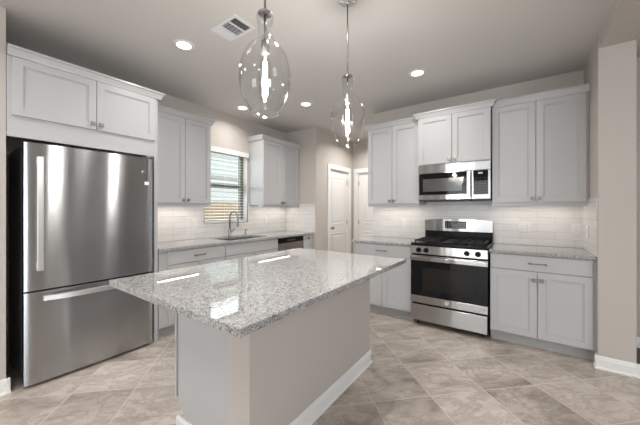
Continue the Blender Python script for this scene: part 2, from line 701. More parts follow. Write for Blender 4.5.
# ------------------------------------------------------------------ backsplashes
b = MB()
b.box(-1.80, RX0, YW - 0.009, YW, ZC + 0.001, ZU + 0.03)
b.box(RX0, RX1, YW - 0.009, YW, 0.80, 1.42)
b.box(RX1, XR, YW - 0.009, YW, ZC + 0.001, ZU + 0.03)
b.build('tile_backsplash', 'subway', wall_back, 'white subway tile backsplash')
MB().box(XR - 0.009, XR, 3.325, YW - 0.009, ZC + 0.001, ZU + 0.03).build('tile_backsplash', 'subway', wall_right, 'white subway tile strip')
b = MB()
b.box(XL, XL + 0.009, 1.41, 4.03, ZC + 0.001, WZ0)
b.box(XL, XL + 0.009, 1.41, WY0, WZ0, ZU + 0.03).box(XL, XL + 0.009, WY1, 4.03, WZ0, ZU + 0.03)
b.build('tile_backsplash', 'subway', wall_left, 'white subway tile backsplash')
MB().box(XL + 0.009, -2.90, 4.021, 4.03, ZC + 0.001, ZU + 0.03).build('tile_backsplash', 'subway', wall_end, 'white subway tile backsplash')

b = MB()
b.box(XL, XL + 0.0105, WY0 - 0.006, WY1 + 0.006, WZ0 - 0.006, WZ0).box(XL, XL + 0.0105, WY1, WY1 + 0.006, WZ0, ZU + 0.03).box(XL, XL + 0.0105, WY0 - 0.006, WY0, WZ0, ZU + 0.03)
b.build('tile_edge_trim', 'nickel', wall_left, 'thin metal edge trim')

# ------------------------------------------------------------------ window and blind, outside
win = struct(bpy.data.objects.new('window_1', None))
C.objects.link(win)
win.location = (XL, WY0, WZ0)
win.rotation_euler = (0, 0, LEFT)          # local x along +y, local y into the wall (-x world)
ww, wh = WY1 - WY0, WZ1 - WZ0
f = MB()
f.box(0, 0.055, 0.09, 0.15, 0, wh).box(ww - 0.055, ww, 0.09, 0.15, 0, wh)
f.box(0.055, ww - 0.055, 0.09, 0.15, 0, 0.05).box(0.055, ww - 0.055, 0.09, 0.15, wh - 0.05, wh)
f.build('window_frame', 'shaded_vinyl', win)
f = MB()
f.box(-0.001, 0.006, 0.0, 0.09, 0.0, wh).box(ww - 0.006, ww + 0.001, 0.0, 0.09, 0.0, wh).box(0.006, ww - 0.006, 0.0, 0.09, wh - 0.006, wh + 0.001)
f.build('jamb_liner', 'trim', win)
MB().box(0.055, ww - 0.055, 0.098, 0.142, 0.522, 0.585).build('meeting_rail', 'shaded_vinyl', win)
MB().box(0.055, ww - 0.055, 0.118, 0.122, 0.05, wh - 0.05).build('pane', 'pane', win)
MB().box(0, ww, 0.0, 0.09, -0.0, 0.012).build('window_sill', 'trim', win)
bl = thing('window_blind', 'white horizontal slat blind in the window over the sink', 'blind', (XL, WY0, WZ0), LEFT)
v = MB()
v.box(-0.012, ww + 0.012, -0.035, -0.02, wh - 0.075, wh + 0.0, 0.003).box(-0.012, -0.002, -0.035, 0.0, wh - 0.075, wh).box(ww + 0.002, ww + 0.012, -0.035, 0, wh - 0.075, wh)
v.build('valance', 'trim', bl)
MB().box(0.006, ww - 0.006, 0.008, 0.058, wh - 0.045, wh - 0.004).build('headrail', 'blind', bl)
s = MB()
z = 0.045
while z < wh - 0.06:
    a = math.radians(8)
    c, sn = math.cos(a), math.sin(a)
    hw = 0.024
    for_pts = [(0.034 - hw * c, z - hw * sn), (0.034 + hw * c, z + hw * sn), (0.034 + hw * c, z + hw * sn + 0.003), (0.034 - hw * c, z - hw * sn + 0.003)]
    s.prism(for_pts, 'x', 0.008, ww - 0.008)
    z += 0.0435
s.build('slats', 'blind', bl)
MB().box(0.008, ww - 0.008, 0.012, 0.056, 0.016, 0.032, 0.003).build('bottom_rail', 'blind', bl)
s = MB()
for x in (0.14, ww / 2, ww - 0.14):
    s.tube([(x, 0.009, 0.03), (x, 0.009, wh - 0.04)], 0.0012, 6).tube([(x, 0.059, 0.03), (x, 0.059, wh - 0.04)], 0.0012, 6)
s.build('ladder_cord', 'blind', bl)
MB().tube([(ww - 0.06, -0.012, wh - 0.08), (ww - 0.06, -0.012, 0.45)], 0.004, 8).build('tilt_wand', 'white', bl)

fr = thing('wooden_fence', 'tan wooden board fence outside the window', 'fence', (-6.0, 3.5, -0.3))
b = MB()
y = -4.5
while y < 8.0:
    b.box(-0.01, 0.01, y, y + 0.138, 0.02, 1.80 + random.uniform(-0.006, 0.006))
    y += 0.142
b.build('board', 'fence', fr)
b = MB()
for z in (0.3, 0.95, 1.6):
    b.box(-0.05, -0.01, -4.5, 8.0, z, z + 0.085)
b.build('rail', 'fence', fr)
nb = thing('neighbour_house', 'pale sided neighbouring house seen through the blind slats', 'house', (-10.0, 5.0, -0.3))
b = MB()
for k in range(24):
    z0 = k * 0.18
    b.prism([(0.0, z0), (0.03, z0), (0.005, z0 + 0.18), (0.0, z0 + 0.18)], 'y', -6, 9)
b.box(-4.0, 0.0, -6, 9, 0, 4.32)
b.build('sided_wall', 'siding', nb)
MB().box(0.03, 0.06, -6, 9, 2.86, 2.98).build('trim_board', 'belt', nb)
MB().prism([(0.5, 4.32), (0.5, 4.40), (-2.0, 5.6), (-4.5, 4.40), (-4.5, 4.32)], 'y', -6.4, 9.4).build('roof', 'toe', nb)
struct(MB().box(-16, XL - 0.15, -8, 16, -0.4, -0.3).build('ground', 'grass'))

# ------------------------------------------------------------------ cabinet parts
DOOR_R = [(0, 0), (0, -0.018), (0.0015, -0.0195), (0.055, -0.0195), (0.0555, -0.0125), (0.0635, -0.0125), (0.0645, -0.0075)]
SLAB_R = [(0, 0), (0, -0.016), (0.003, -0.019)]


def door(parent, x0, x1, z0, z1, kx=None, kz=None, drop=None):
    d = MB().loft(x0, x1, z0, z1, DOOR_R).build('door', 'cab', parent)
    if kx is not None:
        k = MB()
        k.lathe(kx, kz, [(0.006, -0.018), (0.005, -0.03), (0.008, -0.034)], 10, axis='y')
        k.box(kx - 0.0165, kx + 0.0165, -0.047, -0.034, kz - 0.0165, kz + 0.0165, 0.003)
        k.build('knob', 'nickel', d)
    return d


def drawer(parent, x0, x1, z0, z1, pull=True, name='drawer'):
    d = MB().loft(x0, x1, z0, z1, SLAB_R).build(name, 'cab', parent)
    if pull:
        xc, zc = (x0 + x1) / 2, (z0 + z1) / 2
        p = MB()
        for sx in (-0.058, 0.058):
            p.lathe(xc + sx, zc, [(0.008, -0.018), (0.0055, -0.022), (0.0055, -0.040), (0.007, -0.046)], 10, axis='y')
            p.box(xc + sx - 0.010, xc + sx + 0.010, -0.050, -0.038, zc - 0.008, zc + 0.008, 0.003)
        p.box(xc - 0.066, xc + 0.066, -0.050, -0.041, zc - 0.005, zc + 0.005, 0.002)
        p.build('pull', 'nickel', d)
    return d


def base_cabinet(label, loc, rz, w_, x0=0.0, x1=None, doors=2, top='drawer', depth=0.607, group='grey base cabinets'):
    """local front (door backs) at y=0; x0..x1 is the span of the fronts, the rest is filler"""
    x1 = w_ if x1 is None else x1
    r = thing('base_cabinet', label, 'cabinet', loc, rz, group)
    b = MB()
    if top == 'false':      # open box round the sink bowl
        b.box(0, 0.018, 0, depth, 0.105, 0.883).box(w_ - 0.018, w_, 0, depth, 0.105, 0.883)
        b.box(0.018, w_ - 0.018, 0, depth, 0.105, 0.123).box(0.018, w_ - 0.018, 0, 0.018, 0.123, 0.883).box(0.018, w_ - 0.018, depth - 0.012, depth, 0.123, 0.883)
    else:
        b.box(0, w_, 0.0, depth, 0.105, 0.883)
    b.build('body', 'cab', r)
    MB().box(0, w_, 0.06, depth - 0.02, 0.0, 0.105).build('toe_kick', 'toe', r)
    g = 0.0028
    if top:
        if top == 'pair':
            m_ = (x0 + x1) / 2
            drawer(r, x0 + g, m_ - g, 0.735, 0.876)
            drawer(r, m_ + g, x1 - g, 0.735, 0.876)
        else:
            drawer(r, x0 + g, x1 - g, 0.735, 0.876, top == 'drawer', 'drawer' if top == 'drawer' else 'false_front')
        zt = 0.728
    else:
        zt = 0.876
    if doors == 2:
        m_ = (x0 + x1) / 2
        door(r, x0 + g, m_ - g, 0.115, zt, m_ - 0.028, zt - 0.075)
        door(r, m_ + g, x1 - g, 0.115, zt, m_ + 0.028, zt - 0.075)
    elif doors == 1:
        door(r, x0 + g, x1 - g, 0.115, zt, (x0 + x1) / 2, zt - 0.045)
    return r


def upper_cabinet(label, loc, rz, w_, z0, z1, x0=0.0, x1=None, depth=0.305, crown=(0, 0), rail=True, crown_top=0.045, group='grey wall cabinets', name='wall_cabinet'):
    """loc z = 0; z0..z1 the box, crown=(left return, right return)"""
    x1 = w_ if x1 is None else x1
    r = thing(name, label, 'cabinet', (loc[0], loc[1], z0), rz, group)
    h = z1 - z0
    MB().box(0, w_, 0, depth, 0, h).build('body', 'cab', r)
    g = 0.0028
    m_ = (x0 + x1) / 2
    door(r, x0 + g, m_ - g, 0.006, h - 0.022, m_ - 0.030, 0.045)
    door(r, m_ + g, x1 - g, 0.006, h - 0.022, m_ + 0.030, 0.045)
    # crown: stepped cove profile, mitred by simple returns
    c = MB()
    t = crown_top
    pr = [(0.0, h - 0.02), (-0.022, h - 0.02), (-0.026, h - 0.008), (-0.040, h + t * 0.55), (-0.050, h + t * 0.65), (-0.050, h + t), (0.0, h + t)]
    xa = -0.050 if crown[0] else 0.0
    xb = w_ + 0.050 if crown[1] else w_
    # mitred sweep: the front run plus side runs share corner points
    n = len(pr)
    secs = []
    if crown[0]:
        secs.append([(y, depth, zz) for y, zz in pr])
        secs.append([(y, y, zz) for y, zz in pr])
    else:
        secs.append([(0.0, y, zz) for y, zz in pr])
    if crown[1]:
        secs.append([(w_ - y, y, zz) for y, zz in pr])
        secs.append([(w_ - y, depth, zz) for y, zz in pr])
    else:
        secs.append([(w_, y, zz) for y, zz in pr])
    vs = [p for s_ in secs for p in s_]
    fs = [tuple(range(n)), tuple(range((len(secs) - 1) * n, len(secs) * n))[::-1]]
    for i in range(len(secs) - 1):
        for k in range(n):
            q = (k + 1) % n
            fs.append((i * n + k, (i + 1) * n + k, (i + 1) * n + q, i * n + q))
    c.add(vs, fs)
    c.box(0.0, w_, 0.0, depth, h + t - 0.012, h + t - 0.001)
    c.build('crown', 'cab', r)
    if rail:
        MB().box(0, w_, 0.0, 0.018, -0.032, 0.0).build('light_rail', 'cab', r)
    return r


ZT = 2.43
# range wall
base_cabinet('grey two-door base cabinet right of the gas range with one drawer', (RX1 + 0.012, YB + 0.019, 0), 0, XR - 0.012 - RX1 - 0.001, 0.0, 0.4868 - RX1 - 0.012)
base_cabinet('grey base cabinet left of the gas range at the hall end of the wall', (-1.785, YB + 0.019, 0), 0, RX0 - 0.004 + 1.785, 0.02, RX0 + 1.785 - 0.01)
upper_cabinet('grey wall cabinet right of the microwave against the pier', (RX1 + 0.006, YU + 0.019), 0, XR - RX1 - 0.008, ZU, ZT, 0.0, 0.4868 - RX1 - 0.006)
upper_cabinet('grey wall cabinet left of the microwave beside the hall', (-1.738, YU + 0.019), 0, RX0 + 1.738 - 0.004, ZU, ZT, 0.0, None, crown=(1, 0))
upper_cabinet('short grey wall cabinet directly above the microwave', (RX0, 3.600 + 0.019), 0, RX1 - RX0, 1.846, ZT + 0.005, depth=0.375, crown=(1, 1), rail=False)
# window wall
base_cabinet('grey drawer and door base cabinet beside the fridge panel', (XB - 0.019, 1.412, 0), LEFT, 2.200 - 1.412, 0.09, None)
base_cabinet('grey sink base cabinet with plain false front under the window', (XB - 0.019, 2.204, 0), LEFT, 0.936, 0, None, top='false')
base_cabinet('narrow grey end cabinet with one knob right of the dishwasher', (XB - 0.019, 3.756, 0), LEFT, 0.27, 0.0, 0.235, doors=1, top=None)
upper_cabinet('grey wall cabinet left of the window near the fridge', (XU - 0.019, 1.43), LEFT, 0.778, ZU, ZT - 0.008, 0.08, None, depth=0.307, crown=(0, 1))
upper_cabinet('grey wall cabinet right of the window in the far corner', (XU - 0.019, 3.133), LEFT, 0.886, ZU, ZT - 0.008, 0.0, None, depth=0.307, crown=(1, 1))
# over-fridge cabinet with its tall side panel
r = thing('fridge_cabinet', 'wide grey two-door cabinet bridging above the stainless refrigerator', 'cabinet', (XB - 0.019, 0.360, 0), LEFT)
W = 1.403 - 0.360
b = MB()
b.box(0, W, 0, 0.60, 1.985, 2.43).box(0, W, 0.0, 0.019, 1.836, 1.985)
b.build('body', 'cab', r)
MB().box(W - 0.034, W, 0.0, 0.60, 0.0, 1.836).build('side_panel', 'cab', r)
x0, x1, mm = 0.0235, 1.3726 - 0.360, 0.8863 - 0.360
door(r, x0, mm - 0.002, 1.990, 2.408, mm - 0.030, 2.035)
door(r, mm + 0.002, x1, 1.990, 2.408, mm + 0.030, 2.035)
h, t = 2.43, 0.045
pr = [(0.0, h - 0.02), (-0.022, h - 0.02), (-0.026, h - 0.008), (-0.040, h + t * 0.55), (-0.050, h + t * 0.65), (-0.050, h + t), (0.0, h + t)]
secs = [[(0.0, y, zz) for y, zz in pr], [(W - y, y, zz) for y, zz in pr], [(W - y, 0.60, zz) for y, zz in pr]]
n = len(pr)
vs = [p for s_ in secs for p in s_]
fs = [tuple(range(n)), tuple(range(2 * n, 3 * n))[::-1]]
for i in range(2):
    for k in range(n):
        q = (k + 1) % n
        fs.append((i * n + k, (i + 1) * n + k, (i + 1) * n + q, i * n + q))
MB().add(vs, fs).box(0, W, 0, 0.60, h + t - 0.012, h + t - 0.001).build('crown', 'cab', r)

# ------------------------------------------------------------------ worktops
tag(MB().box(RX1 + 0.002, XR - 0.001, YB - 0.020, YW - 0.0095, 0.884, ZC, 0.003).build('granite_worktop', 'granite'),
    'speckled granite worktop to the right of the gas range', 'worktop', 'granite worktops')
tag(MB().box(-1.815, RX0 - 0.002, YB - 0.020, YW - 0.0095, 0.884, ZC, 0.003).build('granite_worktop', 'granite'),
    'speckled granite worktop to the left of the gas range', 'worktop', 'granite worktops')
SX0, SX1, SY0, SY1 = -3.43, -3.03, 2.31, 3.04
b = MB()
GX0, GX1 = XL + 0.0095, XB + 0.020
b.box(GX0, GX1, 1.4035, SY0, 0.884, ZC).box(GX0, GX1, SY1, 4.02, 0.884, ZC)
b.box(GX0, SX0, SY0, SY1, 0.884, ZC).box(SX1, GX1, SY0, SY1, 0.884, ZC)
tag(b.build('granite_worktop', 'granite'), 'long speckled granite worktop holding the sink under the window', 'worktop', 'granite worktops')

# sink, faucet, soap dispenser
b = MB()
wt = 0.004
b.box(SX0 - wt, SX1 + wt, SY0 - wt, SY1 + wt, 0.69, 0.69 + wt)
b.box(SX0 - wt, SX0, SY0 - wt, SY1 + wt, 0.69, 0.883).box(SX1, SX1 + wt, SY0 - wt, SY1 + wt, 0.69, 0.883)
b.box(SX0, SX1, SY0 - wt, SY0, 0.69, 0.883).box(SX0, SX1, SY1, SY1 + wt, 0.69, 0.883)
sk = thing('kitchen_sink', 'undermount stainless sink set in the worktop below the window', 'sink', ((SX0 + SX1) / 2, (SY0 + SY1) / 2, 0.69))


def shift(mb, o):
    mb.v = [(x - o[0], y - o[1], z_ - o[2]) for x, y, z_ in mb.v]
    return mb


shift(b, sk.location).build('basin', 'sinksteel', sk)
MB().lathe(0, 0, [(0.045, 0.0045), (0.045, 0.007), (0.03, 0.008)], 20).build('drain', 'chrome', sk)

fa = thing('faucet', 'chrome gooseneck pull-down faucet behind the sink', 'faucet', (-3.485, 2.69, ZC))
MB().lathe(0, 0, [(0.029, 0), (0.029, 0.008), (0.021, 0.014), (0.020, 0.10), (0.016, 0.115)], 20).build('base', 'nickel', fa)
pts = [(0, 0, 0.11), (0, 0, 0.27)]
for k in range(1, 13):
    a = PI - k * PI / 12
    pts.append((0.09 + 0.09 * math.cos(a), 0, 0.27 + 0.095 * math.sin(a)))
pts.append((0.18, 0, 0.235))
MB().tube(pts, 0.0125, 12).build('spout', 'nickel', fa)
MB().lathe(0.18, 0, [(0.014, 0.24), (0.017, 0.215), (0.019, 0.16), (0.016, 0.15)], 16).build('spray_head', 'nickel', fa)
MB().tube([(0, 0.018, 0.07), (0, 0.045, 0.075), (0.005, 0.06, 0.085), (0.02, 0.075, 0.125)], [0.009, 0.008, 0.007, 0.006], 10).build('lever', 'nickel', fa)
so = thing('soap_dispenser', 'small chrome soap dispenser right of the faucet', 'soap dispenser', (-3.485, 2.985, ZC))
MB().lathe(0, 0, [(0.02, 0), (0.02, 0.006), (0.013, 0.012), (0.013, 0.045), (0.006, 0.05), (0.006, 0.075), (0.012, 0.078), (0.012, 0.09)], 16).build('pump', 'nickel', so)
MB().tube([(0, 0, 0.082), (0.03, 0, 0.084), (0.055, 0, 0.076)], 0.0055, 8).build('nozzle', 'nickel', so)

# ------------------------------------------------------------------ dishwasher
dw = thing('dishwasher', 'stainless dishwasher with dark control strip right of the sink cabinet', 'dishwasher', (XB - 0.019, 3.147, 0), LEFT)
MB().box(0, 0.602, 0.0, 0.58, 0.105, 0.880).build('body', 'gasket', dw)
MB().box(0.003, 0.599, -0.022, 0.0, 0.115, 0.795, 0.004).build('door', 'steel', dw)
MB().box(0.003, 0.599, -0.020, 0.0, 0.800, 0.876, 0.003).build('control_panel', 'blackglass', dw)
MB().box(0.20, 0.40, -0.0225, -0.0195, 0.822, 0.852).build('handle_recess', 'gasket', dw)
MB().box(0.0, 0.602, 0.06, 0.5, 0.0, 0.105).build('toe_kick', 'darkplastic', dw)

# ------------------------------------------------------------------ refrigerator
FX = -2.897
fg = thing('refrigerator', 'stainless bottom-freezer refrigerator under the wide cabinet', 'refrigerator', (FX, 0.4377, 0), LEFT)
fw = 0.889


def curved_front(x0, x1, z0, z1, bulge=0.010, depth=0.062):
    """door skin bowed slightly outwards across its width, rounded side edges"""
    pts = []
    n_ = 22
    for i in range(n_ + 1):
        u = i / n_
        e = 1 - (2 * u - 1) ** 2
        edge = min(1.0, min(u, 1 - u) / 0.008)
        y = -bulge * e + (1 - math.sqrt(max(0, 1 - (1 - edge) ** 2))) * 0.006
        pts.append((x0 + (x1 - x0) * u, y))
    m_ = MB()
    vs, fs = [], []
    for zz in (z0, z1):
        vs += [(x, y, zz) for x, y in pts]
    k = len(pts)
    for i in range(k - 1):
        fs.append((i, i + 1, k + i + 1, k + i))
    m_.add(vs, fs, True)
    bk = [(x0, depth, z0), (x1, depth, z0), (x1, depth, z1), (x0, depth, z1)]
    o = [(x, y, z0) for x, y in pts] + [(x1, depth, z0), (x0, depth, z0)]
    m_.add(o, [tuple(range(len(o)))])
    o = [(x, y, z1) for x, y in pts] + [(x1, depth, z1), (x0, depth, z1)]
    m_.add(o, [tuple(range(len(o)))[::-1]])
    p0, p1 = pts[0], pts[-1]
    m_.add([(p0[0], p0[1], z0), (p0[0], p0[1], z1), (x0, depth, z1), (x0, depth, z0)], [(0, 1, 2, 3)])
    m_.add([(p1[0], p1[1], z0), (p1[0], p1[1], z1), (x1, depth, z1), (x1, depth, z0)], [(0, 1, 2, 3)])
    m_.add(bk, [(0, 1, 2, 3)])
    return m_


MB().box(0.004, fw - 0.004, 0.075, 0.62, 0.04, 1.785).build('body', 'gasket', fg)
ud = curved_front(0, fw, 0.712, 1.800).build('door', 'fridgesteel', fg)
fd = curved_front(0, fw, 0.028, 0.700).build('freezer_drawer', 'fridgesteel', fg)
# vertical grip on the upper door
b = MB()
b.box(0.060, 0.100, -0.052, -0.036, 0.86, 1.70, 0.006)
b.box(0.064, 0.096, -0.038, -0.002, 1.64, 1.69, 0.004).box(0.064, 0.096, -0.038, -0.002, 0.87, 0.92, 0.004)
b.build('handle', 'handlesteel', ud)
# freezer handle: a bowed bar
b = MB()
n_ = 18
vs, fs = [], []
for i in range(n_ + 1):
    u = i / n_
    x = 0.10 + (fw - 0.20) * u
    e = 1 - abs(2 * u - 1) ** 2.5
    y = -0.016 - 0.050 * e
    vs += [(x, y, 0.628), (x, y - 0.016, 0.632), (x, y - 0.016, 0.668), (x, y, 0.672)]
for i in range(n_):
    for k in range(4):
        q = (k + 1) % 4
        fs.append((i * 4 + k, i * 4 + q, i * 4 + 4 + q, i * 4 + 4 + k))
fs += [(0, 1, 2, 3), tuple(n_ * 4 + k for k in (3, 2, 1, 0))]
b.add(vs, fs)
for x in (0.12, fw - 0.12):
    b.box(x - 0.02, x + 0.02, -0.03, 0.0, 0.634, 0.666)
b.build('handle', 'handlesteel', fd)
# round emblem and the sticker near the hinge
MB().lathe(fw - 0.085, 1.665, [(0.016, 0.0), (0.016, -0.005), (0.012, -0.0065)], 20, axis='y').build('emblem', 'chrome', ud)
MB().box(fw - 0.075, fw - 0.035, -0.0035, -0.001, 1.545, 1.575).build('sticker', 'label', ud)
for x in (0.05, fw - 0.10):
    for y in (0.10, 0.52):
        MB().box(x, x + 0.05, y, y + 0.04, 0.0, 0.04, 0.004).build('foot', 'darkplastic', fg)
MB().box(fw - 0.09, fw - 0.02, 0.02, 0.12, 1.8005, 1.815, 0.004).build('hinge_cover', 'gasket', fg)

# ------------------------------------------------------------------ gas range
RG = thing('gas_range', 'stainless freestanding gas range with black grates between the cabinets', 'range', (RX0 + 0.004, 3.3175, 0))
rw = RX1 - RX0 - 0.008
b = MB()
b.box(0, rw, 0.045, 0.665, 0.055, 0.905)
b.build('body', 'black', RG)
for x in (0.05, rw - 0.05):
    for y in (0.10, 0.58):
        MB().lathe(x, y, [(0.018, 0.0), (0.018, 0.056)], 12).build('foot', 'darkplastic', RG)
dr = MB().box(0.004, rw - 0.004, 0.0, 0.045, 0.062, 0.243, 0.005).build('drawer', 'steel', RG)
od = MB().box(0.0, rw, 0.0, 0.043, 0.262, 0.342, 0.003).box(0.0, rw, 0.0, 0.043, 0.735, 0.795, 0.003).box(0.002, rw - 0.002, 0.008, 0.043, 0.34, 0.74).build('oven_door', 'steel', RG)
MB().box(0.001, rw - 0.001, 0.001, 0.012, 0.343, 0.735).build('door_glass', 'blackglass', od)
MB().box(0.125, rw - 0.125, -0.0005, 0.001, 0.405, 0.665).build('oven_window', 'ovenwin', od)
h = MB()
h.box(0.004, rw - 0.004, -0.045, -0.028, 0.742, 0.790, 0.006)
for x in (0.03, rw - 0.03):
    h.box(x - 0.022, x + 0.022, -0.03, 0.001, 0.748, 0.784, 0.003)
h.build('handle', 'steel', od)
em = MB().lathe(rw / 2, 0.302, [(0.024, 0.001), (0.024, -0.003), (0.020, -0.004)], 24, axis='y').build('emblem', 'chrome', od)
MB().lathe(rw / 2, 0.302, [(0.017, -0.0038), (0.017, -0.0046)], 24, axis='y').build('emblem_face', 'print', em)
cp = MB()
cp.prism([(0.0, 0.815), (0.045, 0.815), (0.045, 0.902), (0.010, 0.902)], 'x', 0.0, rw)
cpo = cp.build('control_panel', 'steel', RG)
for x in (0.085, 0.165, rw - 0.185, rw - 0.085):
    k = MB()
    k.lathe(x, 0.857, [(0.027, 0.006), (0.027, -0.002), (0.023, -0.006), (0.021, -0.030), (0.017, -0.034)], 22, axis='y')
    k.box(x - 0.004, x + 0.004, -0.042, -0.03, 0.836, 0.878, 0.002)
    k.build('knob', 'black', cpo)
ct = MB()
ct.box(-0.001, rw + 0.001, -0.004, 0.60, 0.902, 0.934, 0.006)
ct.build('cooktop', 'black', RG)
# grates: two cast-iron frames with fingers, four burners and an oval centre burner
for gx0, gx1 in ((0.03, rw / 2 - 0.075), (rw / 2 + 0.075, rw - 0.03)):
    g = MB()
    y0, y1, zt_ = 0.045, 0.545, 0.966
    t_ = 0.011
    for x in (gx0, gx1 - t_):
        g.box(x, x + t_, y0, y1, zt_ - 0.014, zt_)
    for y in (y0, (y0 + y1) / 2 - t_ / 2, y1 - t_):
        g.box(gx0, gx1, y, y + t_, zt_ - 0.014, zt_)
    for yc in (y0 + 0.125, y1 - 0.125):
        xc = (gx0 + gx1) / 2
        for k in range(4):
            a = k * PI / 2 + PI / 4
            dx, dy = math.cos(a), math.sin(a)
            g.tube([(xc + dx * 0.035, yc + dy * 0.035, zt_ - 0.004), (xc + dx * 0.12, yc + dy * 0.12, zt_ - 0.006)], 0.0055, 6)
        g.box(xc - t_ / 2, xc + t_ / 2, yc - 0.12, yc - 0.035, zt_ - 0.012, zt_).box(xc - t_ / 2, xc + t_ / 2, yc + 0.035, yc + 0.12, zt_ - 0.012, zt_)
        g.box(gx0, xc - 0.035, yc - t_ / 2, yc + t_ / 2, zt_ - 0.012, zt_).box(xc + 0.035, gx1, yc - t_ / 2, yc + t_ / 2, zt_ - 0.012, zt_)
    for x in (gx0, gx1 - t_):
        for y in (y0, y1 - t_):
            g.box(x, x + t_, y, y + t_, 0.933, zt_)
    g.build('grate', 'iron', RG)
    for yc in (0.17, 0.42):
        xc = (gx0 + gx1) / 2
        MB().lathe(xc, yc, [(0.05, 0.933), (0.05, 0.940), (0.038, 0.942), (0.038, 0.950), (0.030, 0.954)], 22).build('burner', 'iron', RG)
b = MB()
b.box(rw / 2 - 0.065, rw / 2 + 0.065, 0.06, 0.53, 0.933, 0.955, 0.008)
b.build('griddle', 'iron', RG)
# backguard
bg = MB()
bg.box(0, rw, 0.600, 0.665, 0.90, 1.045)
bgo = bg.build('backguard', 'black', RG)
top = []
for i in range(17):
    u = i / 16
    top.append((rw * u, 1.176 + 0.020 * (1 - (2 * u - 1) ** 2)))
pp = [(0, 1.042)] + top[:1] + top[1:] + [(rw, 1.042)]
MB().prism(pp, 'y', 0.588, 0.660).build('backguard_panel', 'steel', bgo)
MB().box(rw * 0.32, rw * 0.64, 0.584, 0.589, 1.075, 1.165, 0.002).build('display', 'blackglass', bgo)
for i in range(8):
    for j in range(3):
        xx = rw * 0.335 + i * rw * 0.038
        if 3 <= i <= 4 and j == 2:
            continue
        MB().box(xx, xx + 0.014, 0.5832, 0.5842, 1.088 + j * 0.024, 1.096 + j * 0.024).build('button', 'print', bgo)

# ------------------------------------------------------------------ microwave
MWY = 3.610
mw = thing('microwave', 'stainless over-the-range microwave with black glass door', 'microwave', (RX0 + 0.004, MWY, 1.415))
hh = 0.428
MB().box(0.002, rw - 0.002, 0.03, 0.376, 0.0, hh).build('body', 'gasket', mw)
MB().box(0.0, rw, 0.0, 0.03, 0.332, hh, 0.003).build('vent_panel', 'steel', mw)
md = MB().box(0.0, rw * 0.765, 0.0, 0.03, 0.012, 0.330, 0.003).build('door', 'steel', mw)
MB().box(0.010, rw * 0.70, -0.003, 0.001, 0.070, 0.326, 0.001).build('door_glass', 'blackglass', md)
MB().box(0.055, rw * 0.635, -0.0042, -0.0028, 0.110, 0.262).build('door_window', 'mwwin', md)
b = MB()
hx = rw * 0.735
b.box(hx - 0.013, hx + 0.013, -0.040, -0.026, 0.040, 0.325, 0.005)
for z in (0.07, 0.295):
    b.box(hx - 0.010, hx + 0.010, -0.03, 0.001, z - 0.012, z + 0.012)
b.build('handle', 'handlesteel', md)
cpn = MB().box(rw * 0.768, rw, 0.0, 0.03, 0.012, 0.330, 0.003).build('control_panel', 'steel', mw)
MB().box(rw * 0.785, rw - 0.020, -0.003, 0.001, 0.062, 0.326, 0.001).build('keypad', 'blackglass', cpn)
MB().box(rw * 0.850, rw * 0.905, -0.0042, -0.0028, 0.288, 0.304).build('display', 'lcd', cpn)
for i in range(3):
    for j in range(6):
        xx = rw * 0.81 + i * 0.042
        MB().box(xx, xx + 0.018, -0.0036, -0.0028, 0.088 + j * 0.030, 0.093 + j * 0.030).build('button', 'keygrey', cpn)
b = MB()
for i in range(11):
    b.box(0.05 + i * 0.06, 0.092 + i * 0.06, 0.05, 0.16, -0.008, 0.0)
b.build('grease_filter', 'darkplastic', mw)

# ------------------------------------------------------------------ island
isl = thing('kitchen_island', 'kitchen island with grey cabinet side and beige painted half wall under the granite top', 'island', (-1.39, 1.45, 0))
io = isl.location
IX0, IX1, IY0, IY1 = -1.710, -1.057, 0.93, 2.275
IXW = -1.223
b = MB()
b.box(IX0 + 0.009, IXW, IY0, IY1, 0.105, 0.883)
b.box(IX0 + 0.065, IXW, IY0, IY1, 0.0, 0.105)
b.box(IX0 - 0.020, IX0 + 0.009, IY0 + 0.03, IY1 - 0.03, 0.105, 0.883)
shift(b, io).build('cabinet_body', 'cab', isl)
shift(MB().box(IXW, IX1, IY0, IY1, 0.0, 0.883), io).build('half_wall', 'wall', isl)
# doors on the sink side
holder = []
nd = 3
ln = (IY1 - IY0) / nd
for k in range(nd):
    yb = IY0 + ln * k
    for (a0, a1, z0, z1, rings) in ((0.003, ln - 0.003, 0.735, 0.876, SLAB_R), (0.003, ln / 2 - 0.002, 0.15, 0.728, DOOR_R), (ln / 2 + 0.002, ln - 0.003, 0.15, 0.728, DOOR_R)):
        d = MB().loft(a0, a1, z0, z1, rings)
        d.v = [(IX0 - 0.020 + y - io[0], yb + (ln - x) - io[1], z_ - io[2]) for x, y, z_ in d.v]
        dd = d.build('drawer' if rings is SLAB_R else 'door', 'cab', isl)
        kk = MB()
        kx = IX0 - 0.060 - io[0]
        if rings is SLAB_R:
            ky = yb + ln / 2 - io[1]
            kk.box(kx - 0.006, kx + 0.004, ky - 0.066, ky + 0.066, 0.80, 0.81, 0.002).box(kx, kx + 0.024, ky - 0.06, ky - 0.052, 0.801, 0.809).box(kx, kx + 0.024, ky + 0.052, ky + 0.06, 0.801, 0.809)
            kk.build('pull', 'nickel', dd)
        else:
            ky = yb + (ln / 2 + 0.03 if a0 < 0.1 else ln / 2 - 0.03) - io[1]
            kk.box(kx - 0.008, kx + 0.006, ky - 0.0145, ky + 0.0145, 0.64, 0.669, 0.003).box(kx, kx + 0.024, ky - 0.005, ky + 0.005, 0.649, 0.66)
            kk.build('knob', 'nickel', dd)
shift(MB().box(-1.870, -0.7552, 0.6211, 2.3063, 0.882, ZC, 0.004), io).build('granite_top', 'granite', isl)
b = MB()
pr = base_profile(0.105, 0.014)
